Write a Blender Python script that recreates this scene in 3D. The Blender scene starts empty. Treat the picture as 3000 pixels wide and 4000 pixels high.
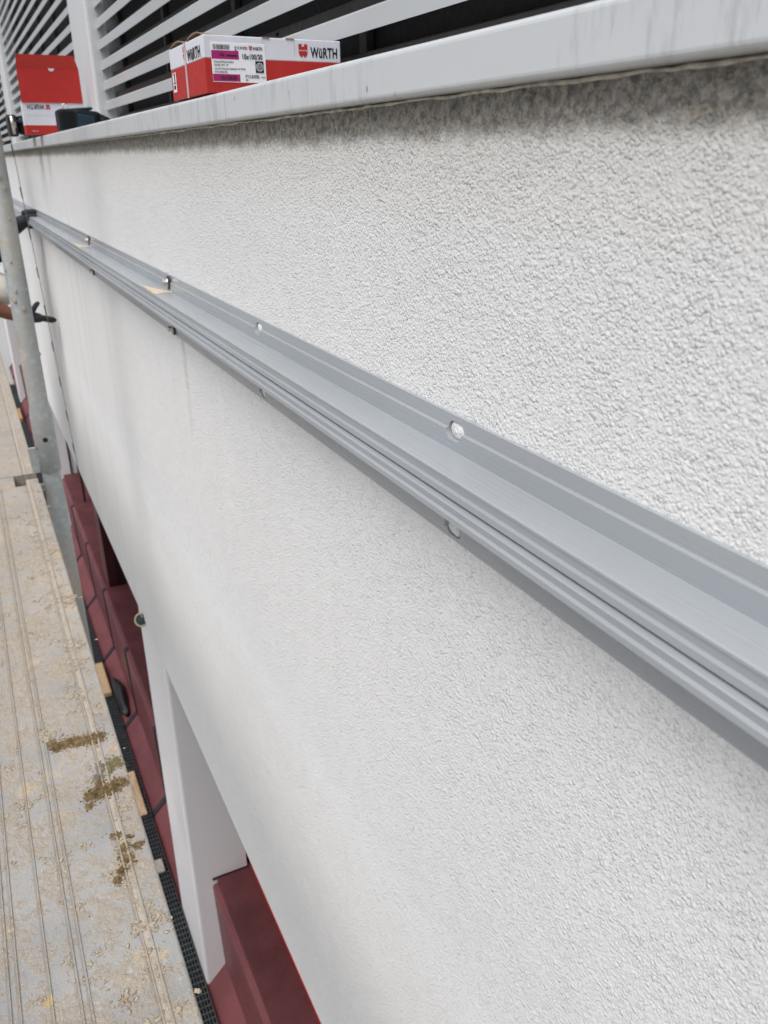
import bpy, bmesh, math, random
from mathutils import Vector, Matrix, noise
random.seed(7)
scene = bpy.context.scene
COL = scene.collection

# ------------------------------------------------------------------ camera
# world frame: X runs along the parapet away from the camera, -Y goes into the building, Z up; lens at the origin
cd = bpy.data.cameras.new('camera')
cam = bpy.data.objects.new('camera', cd); COL.objects.link(cam); scene.camera = cam
cd.sensor_fit = 'HORIZONTAL'; cd.sensor_width = 7.2; cd.lens = 3200.5/3000*7.2
cd.clip_start = 0.02; cd.clip_end = 2000
cd.dof.use_dof = True; cd.dof.focus_distance = 0.85; cd.dof.aperture_fstop = 3.2
CM = Matrix(((-0.44328058, 0.35366486, -0.82366467), (-0.89634099, -0.18377288, 0.40348525), (-0.00866868, 0.91714159, 0.39846726)))
cam.matrix_world = CM.to_4x4()

# ------------------------------------------------------------------ world, sun, exposure
SUN_EL, SUN_AZ = 64.0, 116.0      # azimuth from +X towards +Y
w = bpy.data.worlds.new('World'); scene.world = w; w.use_nodes = True
nt = w.node_tree; nt.nodes.clear()
sky = nt.nodes.new('ShaderNodeTexSky'); sky.sky_type = 'NISHITA'; sky.sun_disc = False
sky.sun_elevation = math.radians(SUN_EL); sky.sun_rotation = math.radians(90-SUN_AZ)
sky.air_density = 1.0; sky.dust_density = 5.0; sky.ozone_density = 1.0
hs = nt.nodes.new('ShaderNodeHueSaturation'); hs.inputs['Saturation'].default_value = 0.62
bg = nt.nodes.new('ShaderNodeBackground'); bg.inputs['Strength'].default_value = 0.11
wo = nt.nodes.new('ShaderNodeOutputWorld')
nt.links.new(sky.outputs[0], hs.inputs['Color']); nt.links.new(hs.outputs[0], bg.inputs[0]); nt.links.new(bg.outputs[0], wo.inputs[0])
sd = bpy.data.lights.new('sun', 'SUN'); sd.energy = 2.3; sd.angle = math.radians(55); sd.color = (0.985, 0.995, 1.0)
sun = bpy.data.objects.new('sun', sd); COL.objects.link(sun)
e, a = math.radians(SUN_EL), math.radians(SUN_AZ)
sdir = Vector((math.cos(e)*math.cos(a), math.cos(e)*math.sin(a), math.sin(e)))
sun.rotation_euler = sdir.to_track_quat('Z', 'Y').to_euler(); sun.location = (3, 6, 6)
scene.view_settings.view_transform = 'Standard'; scene.view_settings.look = 'None'
scene.view_settings.exposure = 0.07; scene.view_settings.gamma = 1.0
scene.view_settings.use_curve_mapping = False

# ------------------------------------------------------------------ node helpers
class NB:
    def __init__(s, name):
        s.m = bpy.data.materials.new(name); s.m.use_nodes = True
        s.t = s.m.node_tree; s.t.nodes.clear()
        s.out = s.t.nodes.new('ShaderNodeOutputMaterial')
        s.b = s.t.nodes.new('ShaderNodeBsdfPrincipled'); s.t.links.new(s.b.outputs[0], s.out.inputs[0])
        s.tc = s.t.nodes.new('ShaderNodeTexCoord'); s.geo = s.t.nodes.new('ShaderNodeNewGeometry')
        s.P = s.geo.outputs['Position']; s.O = s.tc.outputs['Object']
    def n(s, ty, **kw):
        nd = s.t.nodes.new(ty)
        for k, v in kw.items(): setattr(nd, k, v)
        return nd
    def put(s, sock, v):
        if isinstance(v, bpy.types.NodeSocket): s.t.links.new(v, sock)
        elif v is not None:
            if hasattr(sock.default_value, '__len__') and not isinstance(v, (int, float)):
                v = tuple(v); L = len(sock.default_value)
                sock.default_value = v + (1.0,)*(L-len(v)) if len(v) < L else v[:L]
            else: sock.default_value = v
    def mapv(s, v, sc=(1, 1, 1), loc=(0, 0, 0)):
        m = s.n('ShaderNodeMapping'); s.put(m.inputs['Vector'], v); m.inputs['Scale'].default_value = sc; m.inputs['Location'].default_value = loc
        return m.outputs[0]
    def noise(s, sc, det=3, rough=.5, v=None, dist=0):
        x = s.n('ShaderNodeTexNoise'); s.put(x.inputs['Vector'], v if v is not None else s.P)
        x.inputs['Scale'].default_value = sc; x.inputs['Detail'].default_value = det; x.inputs['Roughness'].default_value = rough; x.inputs['Distortion'].default_value = dist
        return x.outputs['Fac']
    def vor(s, sc, v=None, feat='SMOOTH_F1', rnd=1):
        x = s.n('ShaderNodeTexVoronoi'); x.feature = feat; s.put(x.inputs['Vector'], v if v is not None else s.P)
        x.inputs['Scale'].default_value = sc; x.inputs['Randomness'].default_value = rnd
        return x.outputs['Distance']
    def math(s, op, a, b=None, clamp=False):
        x = s.n('ShaderNodeMath'); x.operation = op; x.use_clamp = clamp; s.put(x.inputs[0], a)
        if b is not None: s.put(x.inputs[1], b)
        return x.outputs[0]
    def mr(s, v, a, b, c=0., d=1., smooth=True):
        x = s.n('ShaderNodeMapRange'); x.interpolation_type = 'SMOOTHSTEP' if smooth else 'LINEAR'
        for k, q in enumerate((v, a, b, c, d)): s.put(x.inputs[k], q)
        return x.outputs[0]
    def mix(s, f, a, b):
        x = s.n('ShaderNodeMix'); x.data_type = 'RGBA'; s.put(x.inputs[0], f); s.put(x.inputs[6], a); s.put(x.inputs[7], b)
        return x.outputs[2]
    def xyz(s, v=None):
        x = s.n('ShaderNodeSeparateXYZ'); s.put(x.inputs[0], v if v is not None else s.P); return x.outputs
    def bump(s, h, dist, st=1.0, nrm=None):
        x = s.n('ShaderNodeBump'); s.put(x.inputs['Height'], h); x.inputs['Distance'].default_value = dist; x.inputs['Strength'].default_value = st
        if nrm is not None: s.put(x.inputs['Normal'], nrm)
        s.put(s.b.inputs['Normal'], x.outputs[0]); return x.outputs[0]
    def set(s, **kw):
        for k, v in kw.items(): s.put(s.b.inputs[k.replace('_', ' ')], v)
        return s

def simple(name, col, rough=.5, metal=0., var=.12, sc=40, bump=0., bsc=200, spec=.5):
    b = NB(name)
    c2 = tuple(x*(1-var) for x in col)
    b.set(Base_Color=b.mix(b.mr(b.noise(sc, 4, .6, b.O), .35, .65), col, c2), Metallic=metal)
    b.put(b.b.inputs['Roughness'], b.mr(b.noise(sc*2.3, 3, .6, b.O), .3, .7, max(0, rough-.07), min(1, rough+.07)))
    b.put(b.b.inputs['Specular IOR Level'], spec)
    if bump: b.bump(b.noise(bsc, 3, .6, b.O), bump)
    return b.m

# stucco
def mat_stucco():
    b = NB('white_stucco')
    P = b.P; X, Y, Z = b.xyz()
    wn = b.n('ShaderNodeTexNoise'); b.put(wn.inputs['Vector'], P); wn.inputs['Scale'].default_value = 260; wn.inputs['Detail'].default_value = 2
    ws = b.n('ShaderNodeVectorMath'); ws.operation = 'MULTIPLY_ADD'; b.put(ws.inputs[0], wn.outputs['Color']); ws.inputs[1].default_value = (.0026,)*3; b.put(ws.inputs[2], P)
    WP = ws.outputs[0]
    def dome(sc, lo, hi, w_):
        x = b.n('ShaderNodeTexVoronoi'); x.feature = 'F1'; b.put(x.inputs['Vector'], WP); x.inputs['Scale'].default_value = sc
        d = b.math('SUBTRACT', 1.0, b.math('MULTIPLY', b.math('MULTIPLY', x.outputs['Distance'], x.outputs['Distance']), 2.3), True)
        cs = b.n('ShaderNodeSeparateColor'); b.put(cs.inputs[0], x.outputs['Color'])
        return b.math('MULTIPLY', b.math('MULTIPLY', d, b.mr(cs.outputs[0], lo, hi, .12, 1.0)), w_)
    g3 = b.noise(80, 3, .55); nfine = b.noise(700, 2, .6); amt = b.mr(b.noise(30, 3, .6), .34, .64, .8, 1.12)
    grain = b.math('ADD', dome(430, .0, .8, .85), dome(262, .38, .95, 1.05)); grain = b.math('MULTIPLY', b.math('ADD', grain, dome(640, .2, .9, .28)), amt)
    grain = b.math('ADD', grain, b.math('MULTIPLY', g3, .9)); grain = b.math('ADD', grain, b.math('MULTIPLY', nfine, .25))
    big = b.noise(2.2, 3, .5)
    base = b.mix(b.mr(big, .35, .7), (.82, .82, .81), (.79, .79, .78))
    # faint rain streaks running down the far part
    st = b.noise(1.0, 4, .65, b.mapv(P, (9, 9, .55)))
    stm = b.math('MULTIPLY', b.mr(st, .52, .72), b.mr(X, 1.1, 3.4, .15, .75))
    base = b.mix(b.math('MULTIPLY', stm, .45), base, (.60, .60, .575))
    # grime under the window sill, over a painted light falloff up the wall
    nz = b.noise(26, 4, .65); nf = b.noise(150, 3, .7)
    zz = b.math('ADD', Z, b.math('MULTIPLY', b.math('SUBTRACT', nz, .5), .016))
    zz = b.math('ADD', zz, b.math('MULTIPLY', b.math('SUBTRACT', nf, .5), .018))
    base = b.mix(b.math('MULTIPLY', b.mr(Z, -.34, .02), .42), base, (.585, .585, .575))  # not grime: light falloff painted in, wall greyer towards its top
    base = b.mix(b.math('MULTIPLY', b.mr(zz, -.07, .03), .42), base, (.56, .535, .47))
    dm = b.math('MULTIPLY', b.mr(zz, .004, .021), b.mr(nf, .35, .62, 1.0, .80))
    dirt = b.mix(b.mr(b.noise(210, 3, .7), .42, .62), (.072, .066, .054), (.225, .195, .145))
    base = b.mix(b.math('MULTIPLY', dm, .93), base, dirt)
    # rust run below one of the lower screws
    rx = b.math('ABSOLUTE', b.math('SUBTRACT', b.math('ADD', X, b.math('MULTIPLY', b.math('SUBTRACT', b.noise(14, 3), .5), .02)), 1.525))
    rm = b.math('MULTIPLY', b.mr(rx, .001, .022, 1, 0), b.math('MULTIPLY', b.mr(Z, -.56, -.29, 0, 1.), b.mr(Z, -.293, -.29, 1, 0)))
    rm = b.math('MULTIPLY', rm, b.mr(nf, .3, .7, .5, 1))
    base = b.mix(b.math('MULTIPLY', rm, .5), base, (.46, .39, .29))
    # sparse dark specks
    sp = b.mr(b.vor(90, feat='F1'), .05, .09, 1, 0); spn = b.mr(b.noise(18, 2), .56, .62)
    base = b.mix(b.math('MULTIPLY', b.math('MULTIPLY', sp, spn), .35), base, (.35, .32, .27))
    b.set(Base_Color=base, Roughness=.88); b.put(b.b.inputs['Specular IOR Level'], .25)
    b.bump(grain, .00120, .85)
    return b.m

def mat_smooth_white(name='white_coated_metal', col=(.62, .63, .635), dirt=.35, rough=.42):
    b = NB(name)
    sv = b.mapv(b.P, (60, 60, 9)); st = b.noise(1, 5, .7, sv); big = b.noise(3.5, 3)
    m = b.math('MULTIPLY', b.mr(st, .55, .74), b.mr(big, .4, .62))
    sp = b.mr(b.vor(70, b.mapv(b.P, (1, 1, .45)), 'F1'), .04, .07, 1, 0); sp = b.math('MULTIPLY', sp, b.mr(b.noise(11, 2), .52, .6))
    c = b.mix(b.math('MULTIPLY', m, dirt), col, (.33, .34, .35)); c = b.mix(b.math('MULTIPLY', sp, .8), c, (.10, .10, .10))
    b.set(Base_Color=c, Roughness=b.mr(big, .3, .7, rough-.06, rough+.1)); b.bump(b.noise(55, 2), .0004, .5)
    return b.m

def mat_sill():
    b = NB('sill_grey_white_coating')
    sv = b.mapv(b.P, (85, 60, 14)); st = b.noise(1, 5, .72, sv); big = b.noise(7, 3)
    m = b.math('MULTIPLY', b.mr(st, .47, .64), b.mr(big, .44, .60))
    c = b.mix(b.math('MULTIPLY', m, .38), (.57, .59, .60), (.25, .26, .27))
    sp = b.mr(b.vor(60, b.mapv(b.P, (1, 1, .4)), 'F1'), .05, .09, 1, 0); sp = b.math('MULTIPLY', sp, b.mr(b.noise(9, 2), .52, .58))
    c = b.mix(b.math('MULTIPLY', sp, .85), c, (.07, .07, .075))
    Z = b.xyz()[2]
    zz = b.math('ADD', Z, b.math('MULTIPLY', b.math('SUBTRACT', b.noise(22, 4, .6), .5), .004))
    c = b.mix(b.math('MULTIPLY', b.mr(zz, .0395, .0455, 1, 0), .6), c, (.30, .27, .215))
    b.set(Base_Color=c, Roughness=.38); b.bump(b.noise(30, 3), .0008, .5)
    return b.m

def mat_alu():
    b = NB('anodised_aluminium')
    st = b.noise(1, 3, .6, b.mapv(b.P, (3, 700, 700))); big = b.noise(5, 3)
    c = b.mix(b.mr(big, .3, .7), (.405, .43, .45), (.38, .402, .42))
    sc_ = b.mr(b.noise(1, 2, .5, b.mapv(b.P, (40, 900, 900))), .70, .74); sc2 = b.mr(b.noise(4, 3, .6), .5, .7)
    c = b.mix(b.math('MULTIPLY', b.math('MULTIPLY', sc_, sc2), .5), c, (.60, .62, .64)); c = b.mix(b.math('MULTIPLY', b.math('MULTIPLY', b.mr(b.vor(60, feat='F1'), .02, .045, 1, 0), sc2), .7), c, (.14, .13, .12))
    b.set(Base_Color=c, Metallic=.25, Roughness=b.mr(st, .3, .7, .26, .38)); b.bump(st, .00006, .4)
    return b.m

def mat_galv(name='galvanised_steel'):
    b = NB(name)
    v = b.vor(55, feat='F1'); n1 = b.noise(9, 4, .6, b.mapv(b.P, (1, 1, .45))); n2 = b.noise(60, 4, .7)
    c = b.mix(b.mr(v, .1, .6), (.42, .45, .455), (.34, .37, .375)); c = b.mix(b.mr(n1, .42, .66), c, (.38, .36, .32))
    c = b.mix(b.math('MULTIPLY', b.mr(b.math('ADD', n1, b.math('MULTIPLY', n2, .5)), .86, .98), .75), c, (.52, .49, .43))
    b.set(Base_Color=c, Metallic=.35, Roughness=b.mr(n2, .3, .7, .42, .66)); b.bump(b.math('ADD', n2, b.mr(n1, .5, .8)), .0007, .6)
    return b.m

def mat_deck():
    b = NB('cement_stained_deck')
    P = b.P; X, Y, Z = b.xyz()
    n1 = b.noise(19, 5, .7); n2 = b.noise(70, 5, .75); n3 = b.noise(220, 4, .7); n4 = b.noise(7, 3)
    f = b.math('ADD', b.math('MULTIPLY', n1, .5), b.math('MULTIPLY', n2, .5))
    m1 = b.mr(f, .43, .60)
    far = b.mr(X, .6, 1.5, 0, .16)
    m1 = b.math('ADD', m1, b.math('MULTIPLY', far, 2.2), True)
    metal = b.mix(b.mr(n4, .35, .65), (.245, .25, .252), (.32, .322, .32))
    sand = b.mix(b.mr(n2, .35, .65), (.47, .385, .29), (.405, .34, .265))
    c = b.mix(b.math('MULTIPLY', m1, .82), metal, sand)
    c = b.mix(b.math('MULTIPLY', b.mr(b.math('ADD', n3, b.math('MULTIPLY', n1, .4)), .80, .88), .5), c, (.60, .56, .48))
    och = b.mr(b.noise(10, 4, .6, b.mapv(P, loc=(3, 1, 0))), .60, .70)
    c = b.mix(b.math('MULTIPLY', och, .5), c, (.55, .42, .26))
    sp = b.math('MULTIPLY', b.mr(b.vor(75, feat='F1'), .045, .075, 1, 0), b.mr(b.noise(14, 2, .5, b.mapv(P, loc=(5, 5, 5))), .54, .6))
    c = b.mix(sp, c, (.05, .045, .04))
    c = b.mix(b.math('MULTIPLY', b.mr(n3, .36, .28), .35), c, (.27, .235, .19))
    for (px, py, rx, ry, col, st) in ((190, 3915, .0085, .0062, (.60, .43, .17), .75), (300, 2895, .016, .030, (.27, .20, .11), .75), (415, 3080, .020, .022, (.25, .185, .10), .7), (490, 3340, .035, .012, (.30, .23, .13), .55), (235, 3190, .02, .012, (.40, .32, .23), .5), (300, 2330, .05, .02, (.46, .37, .25), .5), (250, 2160, .03, .03, (.45, .36, .24), .6)):
        r_ = CM @ Vector(((px-1500)/3200.5, -(py-2000)/3200.5, -1.)); r_ = r_*(-.8/r_.z)
        dx = b.math('MULTIPLY', b.math('SUBTRACT', X, r_.x), 1/rx); dy = b.math('MULTIPLY', b.math('SUBTRACT', Y, r_.y), 1/ry)
        dd = b.math('ADD', b.math('MULTIPLY', dx, dx), b.math('MULTIPLY', dy, dy)); dd = b.math('ADD', dd, b.math('MULTIPLY', b.math('SUBTRACT', n2, .5), 2.6))
        c = b.mix(b.math('MULTIPLY', b.mr(dd, .3, 1.15, 1, 0), st), c, col)
    rid = None
    for r in (.0265, .0355, .0985, .1075, .1345, .1645, .1735):
        dd = b.math('ABSOLUTE', b.math('SUBTRACT', Y, -.0755+r+.0016)); rid = dd if rid is None else b.math('MINIMUM', rid, dd)
    wob = b.math('ADD', b.math('MULTIPLY', b.math('SUBTRACT', n3, .5), .004), b.math('MULTIPLY', b.math('SUBTRACT', n2, .5), .006))
    c = b.mix(b.math('MULTIPLY', b.mr(b.math('ADD', rid, wob), .0002, .0024, 1, 0), .42), c, (.22, .18, .135))
    fil = b.math('MULTIPLY', b.mr(b.math('ABSOLUTE', b.math('SUBTRACT', Y, -.0755+.031)), .003, .0055, 1, 0), .7)
    c = b.mix(fil, c, (.47, .41, .335))
    b.set(Base_Color=c, Roughness=.8)
    h = b.math('ADD', b.math('MULTIPLY', b.mr(f, .48, .66), .7), b.math('MULTIPLY', n2, .8)); h = b.math('ADD', h, b.math('MULTIPLY', n3, .5))
    b.bump(h, .0028, .9)
    return b.m

def mat_mortar(name, c1, c2, bd=.002):
    b = NB(name); n1 = b.noise(120, 4, .7); n2 = b.noise(420, 3, .7)
    b.set(Base_Color=b.mix(b.mr(n1, .35, .65), c1, c2), Roughness=.95)
    b.bump(b.math('ADD', n1, b.math('MULTIPLY', n2, .6)), bd, .9); return b.m

def mat_maroon(name, c1, c2, rough=.45):
    b = NB(name); n1 = b.noise(6, 4, .6); n2 = b.noise(90, 3, .6)
    c = b.mix(b.mr(n1, .35, .68), c1, c2); c = b.mix(b.math('MULTIPLY', b.mr(b.vor(60, feat='F1'), .03, .06, 1, 0), .6), c, (.5, .4, .38))
    b.set(Base_Color=c, Roughness=b.mr(n2, .3, .7, rough-.05, rough+.1)); b.put(b.b.inputs['Specular IOR Level'], .3); b.bump(n2, .0006, .5); return b.m

def mat_wood(name, c1, c2):
    b = NB(name); g = b.noise(1, 5, .6, b.mapv(b.P, (9, 60, 60)), 1.2)
    b.set(Base_Color=b.mix(b.mr(g, .35, .65), c1, c2), Roughness=.7); b.bump(g, .001, .5); return b.m

M = dict(
    stucco=mat_stucco(), sill=mat_sill(), white=mat_smooth_white(), slat=mat_smooth_white('slat_white', (.44, .455, .46), .2, .4),
    pier=mat_smooth_white('pier_white_paint', (.82, .81, .81), .1, .45), alu=mat_alu(), galv=mat_galv(), deck=mat_deck(),
    mortar=mat_mortar('pale_mortar', (.46, .39, .30), (.34, .28, .21)), moss=mat_mortar('dry_moss', (.115, .072, .030), (.25, .175, .085), .004),
    greenmoss=mat_mortar('green_moss', (.15, .135, .06), (.25, .215, .11), .004), greymoss=mat_mortar('grey_moss', (.16, .14, .11), (.28, .25, .18), .004),
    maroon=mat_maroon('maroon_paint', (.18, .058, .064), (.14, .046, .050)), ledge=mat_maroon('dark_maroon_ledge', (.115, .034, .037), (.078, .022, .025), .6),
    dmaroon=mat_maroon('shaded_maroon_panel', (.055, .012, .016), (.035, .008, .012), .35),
    joint=simple('joint_gap', (.025, .02, .03), .7), black=simple('black_rubber', (.012, .014, .017), .55, bump=.0005), glove=simple('black_knit_glove', (.014, .016, .022), .75, bump=.0012, bsc=500),
    navyrub=simple('dark_blue_rubber', (.018, .032, .05), .5), steel=simple('stainless_steel', (.62, .58, .52), .28, 1.0),
    red=simple('red_card', (.46, .018, .013), .55, var=.08), redin=simple('red_card_flap', (.54, .030, .018), .55, var=.08), wcard=simple('white_card', (.70, .70, .76), .55, var=.04),
    kraft=simple('brown_cardboard', (.30, .20, .13), .85, var=.2), paper=simple('white_label_paper', (.84, .84, .87), .4, var=.02),
    ink=simple('black_ink', (.012, .016, .022), .5), magenta=simple('magenta_ink', (.40, .012, .16), .45), strap=simple('pale_plastic_strap', (.62, .52, .52), .35),
    redstrip=simple('bright_red_trim', (.80, .022, .008), .4), brown=simple('anthracite_rail', (.052, .050, .044), .5, var=.25), void=simple('dark_interior', (.012, .012, .013), .8),
    teal=simple('dark_teal_plastic', (.008, .032, .055), .38), tool=simple('black_tool_plastic', (.006, .007, .009), .55, spec=.25), bead=simple('sealant_bead', (.50, .46, .38), .7, var=.45, sc=90, bump=.001),
    wood=mat_wood('orange_timber', (.50, .27, .11), (.34, .17, .07)), woodp=mat_wood('pale_timber', (.56, .41, .27), (.38, .25, .15)), board=simple('tan_board', (.52, .36, .21), .7, var=.1),
    greywood=mat_wood('grey_timber', (.42, .38, .35), (.30, .27, .25)), grate=simple('dark_grating', (.10, .115, .12), .5, .4, var=.3), under=simple('dark_under_grating', (.012, .014, .016), .9),
    ground=mat_mortar('street_paving', (.42, .415, .40), (.35, .345, .34), .003), skin=simple('brown_skin', (.17, .060, .036), .55, var=.15, bump=.0008),
    shirt=simple('black_cotton', (.010, .010, .012), .9), trouser=simple('cream_cotton', (.60, .575, .51), .9, var=.08, bump=.002, bsc=30), hair=simple('dark_hair', (.02, .013, .01), .7),
    boot=simple('work_boot', (.08, .055, .035), .6), glass=simple('dark_window_glass', (.015, .016, .02), .08), cord=simple('brown_cord', (.17, .15, .13), .7), tag=simple('dark_cord_clip', (.05, .055, .05), .6),
    dust=simple('beige_drill_dust', (.58, .48, .37), .95, var=.1, sc=120, bump=.0006), lamp=simple('cream_lamp_ring', (.48, .43, .30), .4), mortargrey=mat_mortar('grey_cement', (.42, .40, .36), (.55, .52, .46)),
    white_eye=simple('eye_white', (.8, .8, .78), .3),
)

# ------------------------------------------------------------------ mesh helpers
def link(name, me, mats=None, parent=None):
    o = bpy.data.objects.new(name, me); COL.objects.link(o)
    if parent: o.parent = parent
    if mats is not None and me is not None:
        for m in (mats if isinstance(mats, (list, tuple)) else [mats]): me.materials.append(m)
    return o
def tag(o, label=None, cat=None, group=None, kind=None):
    if label: o['label'] = label
    if cat: o['category'] = cat
    if group: o['group'] = group
    if kind: o['kind'] = kind
    return o
def empty(name, loc=(0, 0, 0)):
    o = bpy.data.objects.new(name, None); COL.objects.link(o); o.location = loc; o.empty_display_size = .05
    return o
class B:
    """collects geometry in world coordinates, builds ONE object (local to its parent's location)"""
    def __init__(s): s.bm = bmesh.new()
    def box(s, x0, x1, y0, y1, z0, z1, bev=0, seg=2, mi=0):
        r = bmesh.ops.create_cube(s.bm, size=1)['verts']
        for v in r: v.co = Vector(((x0+x1)/2+v.co.x*abs(x1-x0), (y0+y1)/2+v.co.y*abs(y1-y0), (z0+z1)/2+v.co.z*abs(z1-z0)))
        fs = set(f for v in r for f in v.link_faces)
        for f in fs: f.material_index = mi
        if bev:
            es = list(set(e for v in r for e in v.link_edges))
            g = bmesh.ops.bevel(s.bm, geom=es, offset=bev, segments=seg, affect='EDGES', profile=.5)
            for f in g['faces']: f.material_index = mi
        return s
    def obox(s, c, ax, ay, az, bev=0, mi=0):
        """oriented box: centre, three half-vectors"""
        r = bmesh.ops.create_cube(s.bm, size=2)['verts']
        for v in r: v.co = Vector(c)+Vector(ax)*v.co.x+Vector(ay)*v.co.y+Vector(az)*v.co.z
        for f in set(f for v in r for f in v.link_faces): f.material_index = mi
        if bev:
            es = list(set(e for v in r for e in v.link_edges)); g = bmesh.ops.bevel(s.bm, geom=es, offset=bev, segments=2, affect='EDGES', profile=.5)
            for f in g['faces']: f.material_index = mi
        return s
    def tube(s, pts, rad, seg=20, cap=True, smooth=True, mi=0):
        pts = [Vector(p) for p in pts]; rings = []
        rad = rad if isinstance(rad, (list, tuple)) else [rad]*len(pts)
        t0 = (pts[1]-pts[0]).normalized(); u = t0.orthogonal().normalized()
        for i, p in enumerate(pts):
            t = ((pts[min(i+1, len(pts)-1)]-pts[max(i-1, 0)]).normalized())
            u = (u-t*u.dot(t)).normalized(); v = t.cross(u)
            rings.append([s.bm.verts.new(p+(u*math.cos(2*math.pi*k/seg)+v*math.sin(2*math.pi*k/seg))*rad[i]) for k in range(seg)])
        for i in range(len(rings)-1):
            for k in range(seg):
                f = s.bm.faces.new((rings[i][k], rings[i][(k+1) % seg], rings[i+1][(k+1) % seg], rings[i+1][k])); f.smooth = smooth; f.material_index = mi
        if cap:
            f = s.bm.faces.new(rings[0][::-1]); f.material_index = mi; f = s.bm.faces.new(rings[-1]); f.material_index = mi
        return s
    def prism(s, prof, x0, x1, mi=0):
        """(y,z) outline extruded along X"""
        a = [s.bm.verts.new((x0, y, z)) for y, z in prof]; b_ = [s.bm.verts.new((x1, y, z)) for y, z in prof]
        n = len(prof)
        for i in range(n): s.bm.faces.new((a[i], a[(i+1) % n], b_[(i+1) % n], b_[i])).material_index = mi
        s.bm.faces.new(a[::-1]).material_index = mi; s.bm.faces.new(b_).material_index = mi
        return s
    def poly(s, pts, mi=0):
        f = s.bm.faces.new([s.bm.verts.new(p) for p in pts]); f.material_index = mi; return f
    def blob(s, c, r, sub=3, amp=.3, fr=2., seed=0, flat=1., smooth=True, mi=0):
        q = bmesh.ops.create_icosphere(s.bm, subdivisions=sub, radius=1)['verts']
        rx, ry, rz = r if isinstance(r, (tuple, list)) else (r, r, r)
        for v in q:
            d = 1+amp*noise.fractal(v.co*fr+Vector((seed*3.1, seed*1.7, seed)), .8, 2.1, 4)
            v.co = Vector((c[0]+v.co.x*rx*d, c[1]+v.co.y*ry*d, c[2]+max(v.co.z, -.2)*rz*d*flat))
        for f in set(f for v in q for f in v.link_faces): f.smooth = smooth; f.material_index = mi
        return s
    def build(s, name, mats, parent=None, recalc=True, remap=None):
        if recalc: bmesh.ops.recalc_face_normals(s.bm, faces=s.bm.faces)
        if parent is not None:
            off = Vector(parent.location); pp = parent.parent
            while pp is not None: off = off+Vector(pp.location); pp = pp.parent
            bmesh.ops.translate(s.bm, verts=s.bm.verts, vec=-off)
        me = bpy.data.meshes.new(name); s.bm.to_mesh(me); s.bm.free()
        return link(name, me, mats, parent)

def font_verts(text, size, bold=0.0, align='LEFT', wx=1.0):
    """flat triangulated text in local XY"""
    cu = bpy.data.curves.new('txt', 'FONT'); cu.body = text; cu.size = size; cu.align_x = align; cu.offset = bold*size; cu.space_character = 1.0+bold*2
    ob = bpy.data.objects.new('txt', cu); COL.objects.link(ob)
    dg = bpy.context.evaluated_depsgraph_get(); me = bpy.data.meshes.new_from_object(ob.evaluated_get(dg))
    vs = [Vector((v.co.x*wx, v.co.y, 0)) for v in me.vertices]; fs = [tuple(p.vertices) for p in me.polygons]
    bpy.data.objects.remove(ob); bpy.data.curves.remove(cu); bpy.data.meshes.remove(me)
    return vs, fs
def add_text(bb, text, size, org, ux, uz, bold=0.0, mi=0, fit=None):
    vs, fs = font_verts(text, size, bold)
    if not vs: return
    x0 = min(v.x for v in vs); x1 = max(v.x for v in vs); k = (fit/(x1-x0)) if fit else 1
    ux, uz, org = Vector(ux), Vector(uz), Vector(org)
    nv = [bb.bm.verts.new(org+ux*((v.x-x0)*k)+uz*v.y) for v in vs]
    for f in fs:
        try: q = bb.bm.faces.new([nv[i] for i in f]); q.material_index = mi
        except ValueError: pass
def pl(bb, pts2, org, ux, uz, mi=0):
    ux, uz, org = Vector(ux), Vector(uz), Vector(org)
    bb.poly([org+ux*a_+uz*b_ for a_, b_ in pts2], mi)
def emblem(bb, org, ux, uz, s_, mi=0):
    """red shield of two pieces with notches; width 1*s, height 1.25*s, origin at lower left"""
    up = [(0, .72), (1, .72), (1, 1.25), (.66, 1.25), (.66, 1.02), (.34, 1.02), (.34, 1.25), (0, 1.25)]
    def sc(p): return [(x*s_, y*s_) for x, y in p]
    pl(bb, sc([(0, .72), (1, .72), (1, 1.02), (0, 1.02)]), org, ux, uz, mi)
    pl(bb, sc([(0, 1.02), (.34, 1.02), (.40, 1.25), (0, 1.25)]), org, ux, uz, mi); pl(bb, sc([(.66, 1.02), (1, 1.02), (1, 1.25), (.60, 1.25)]), org, ux, uz, mi)
    pl(bb, sc([(0, .60), (0, .40), (.12, .16), (.36, 0), (.44, .18), (.5, .20), (.5, .60)]), org, ux, uz, mi)
    pl(bb, sc([(.5, .60), (.5, .20), (.56, .18), (.64, 0), (.88, .16), (1, .40), (1, .60)]), org, ux, uz, mi)

# ================================================================== SETTING
WY = -.3355                                                # outer face of the stuccoed parapet
g = B(); g.poly([(-60, -60, -3.06), (120, -60, -3.06), (120, 120, -3.06), (-60, 120, -3.06)]); tag(g.build('ground', M['ground']), kind='structure')

# ------------------------------------------------------------------ building
bld = empty('building', (0, WY, -3.04))
tag(bld, 'white rendered building with a stuccoed parapet, louvred windows above and a maroon ground floor below', 'building')
b = B(); b.box(-3.0, 14.5, WY-.22, WY, -1.479, .0401, 0); wall = b.build('stucco_wall', M['stucco'], bld)
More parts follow.
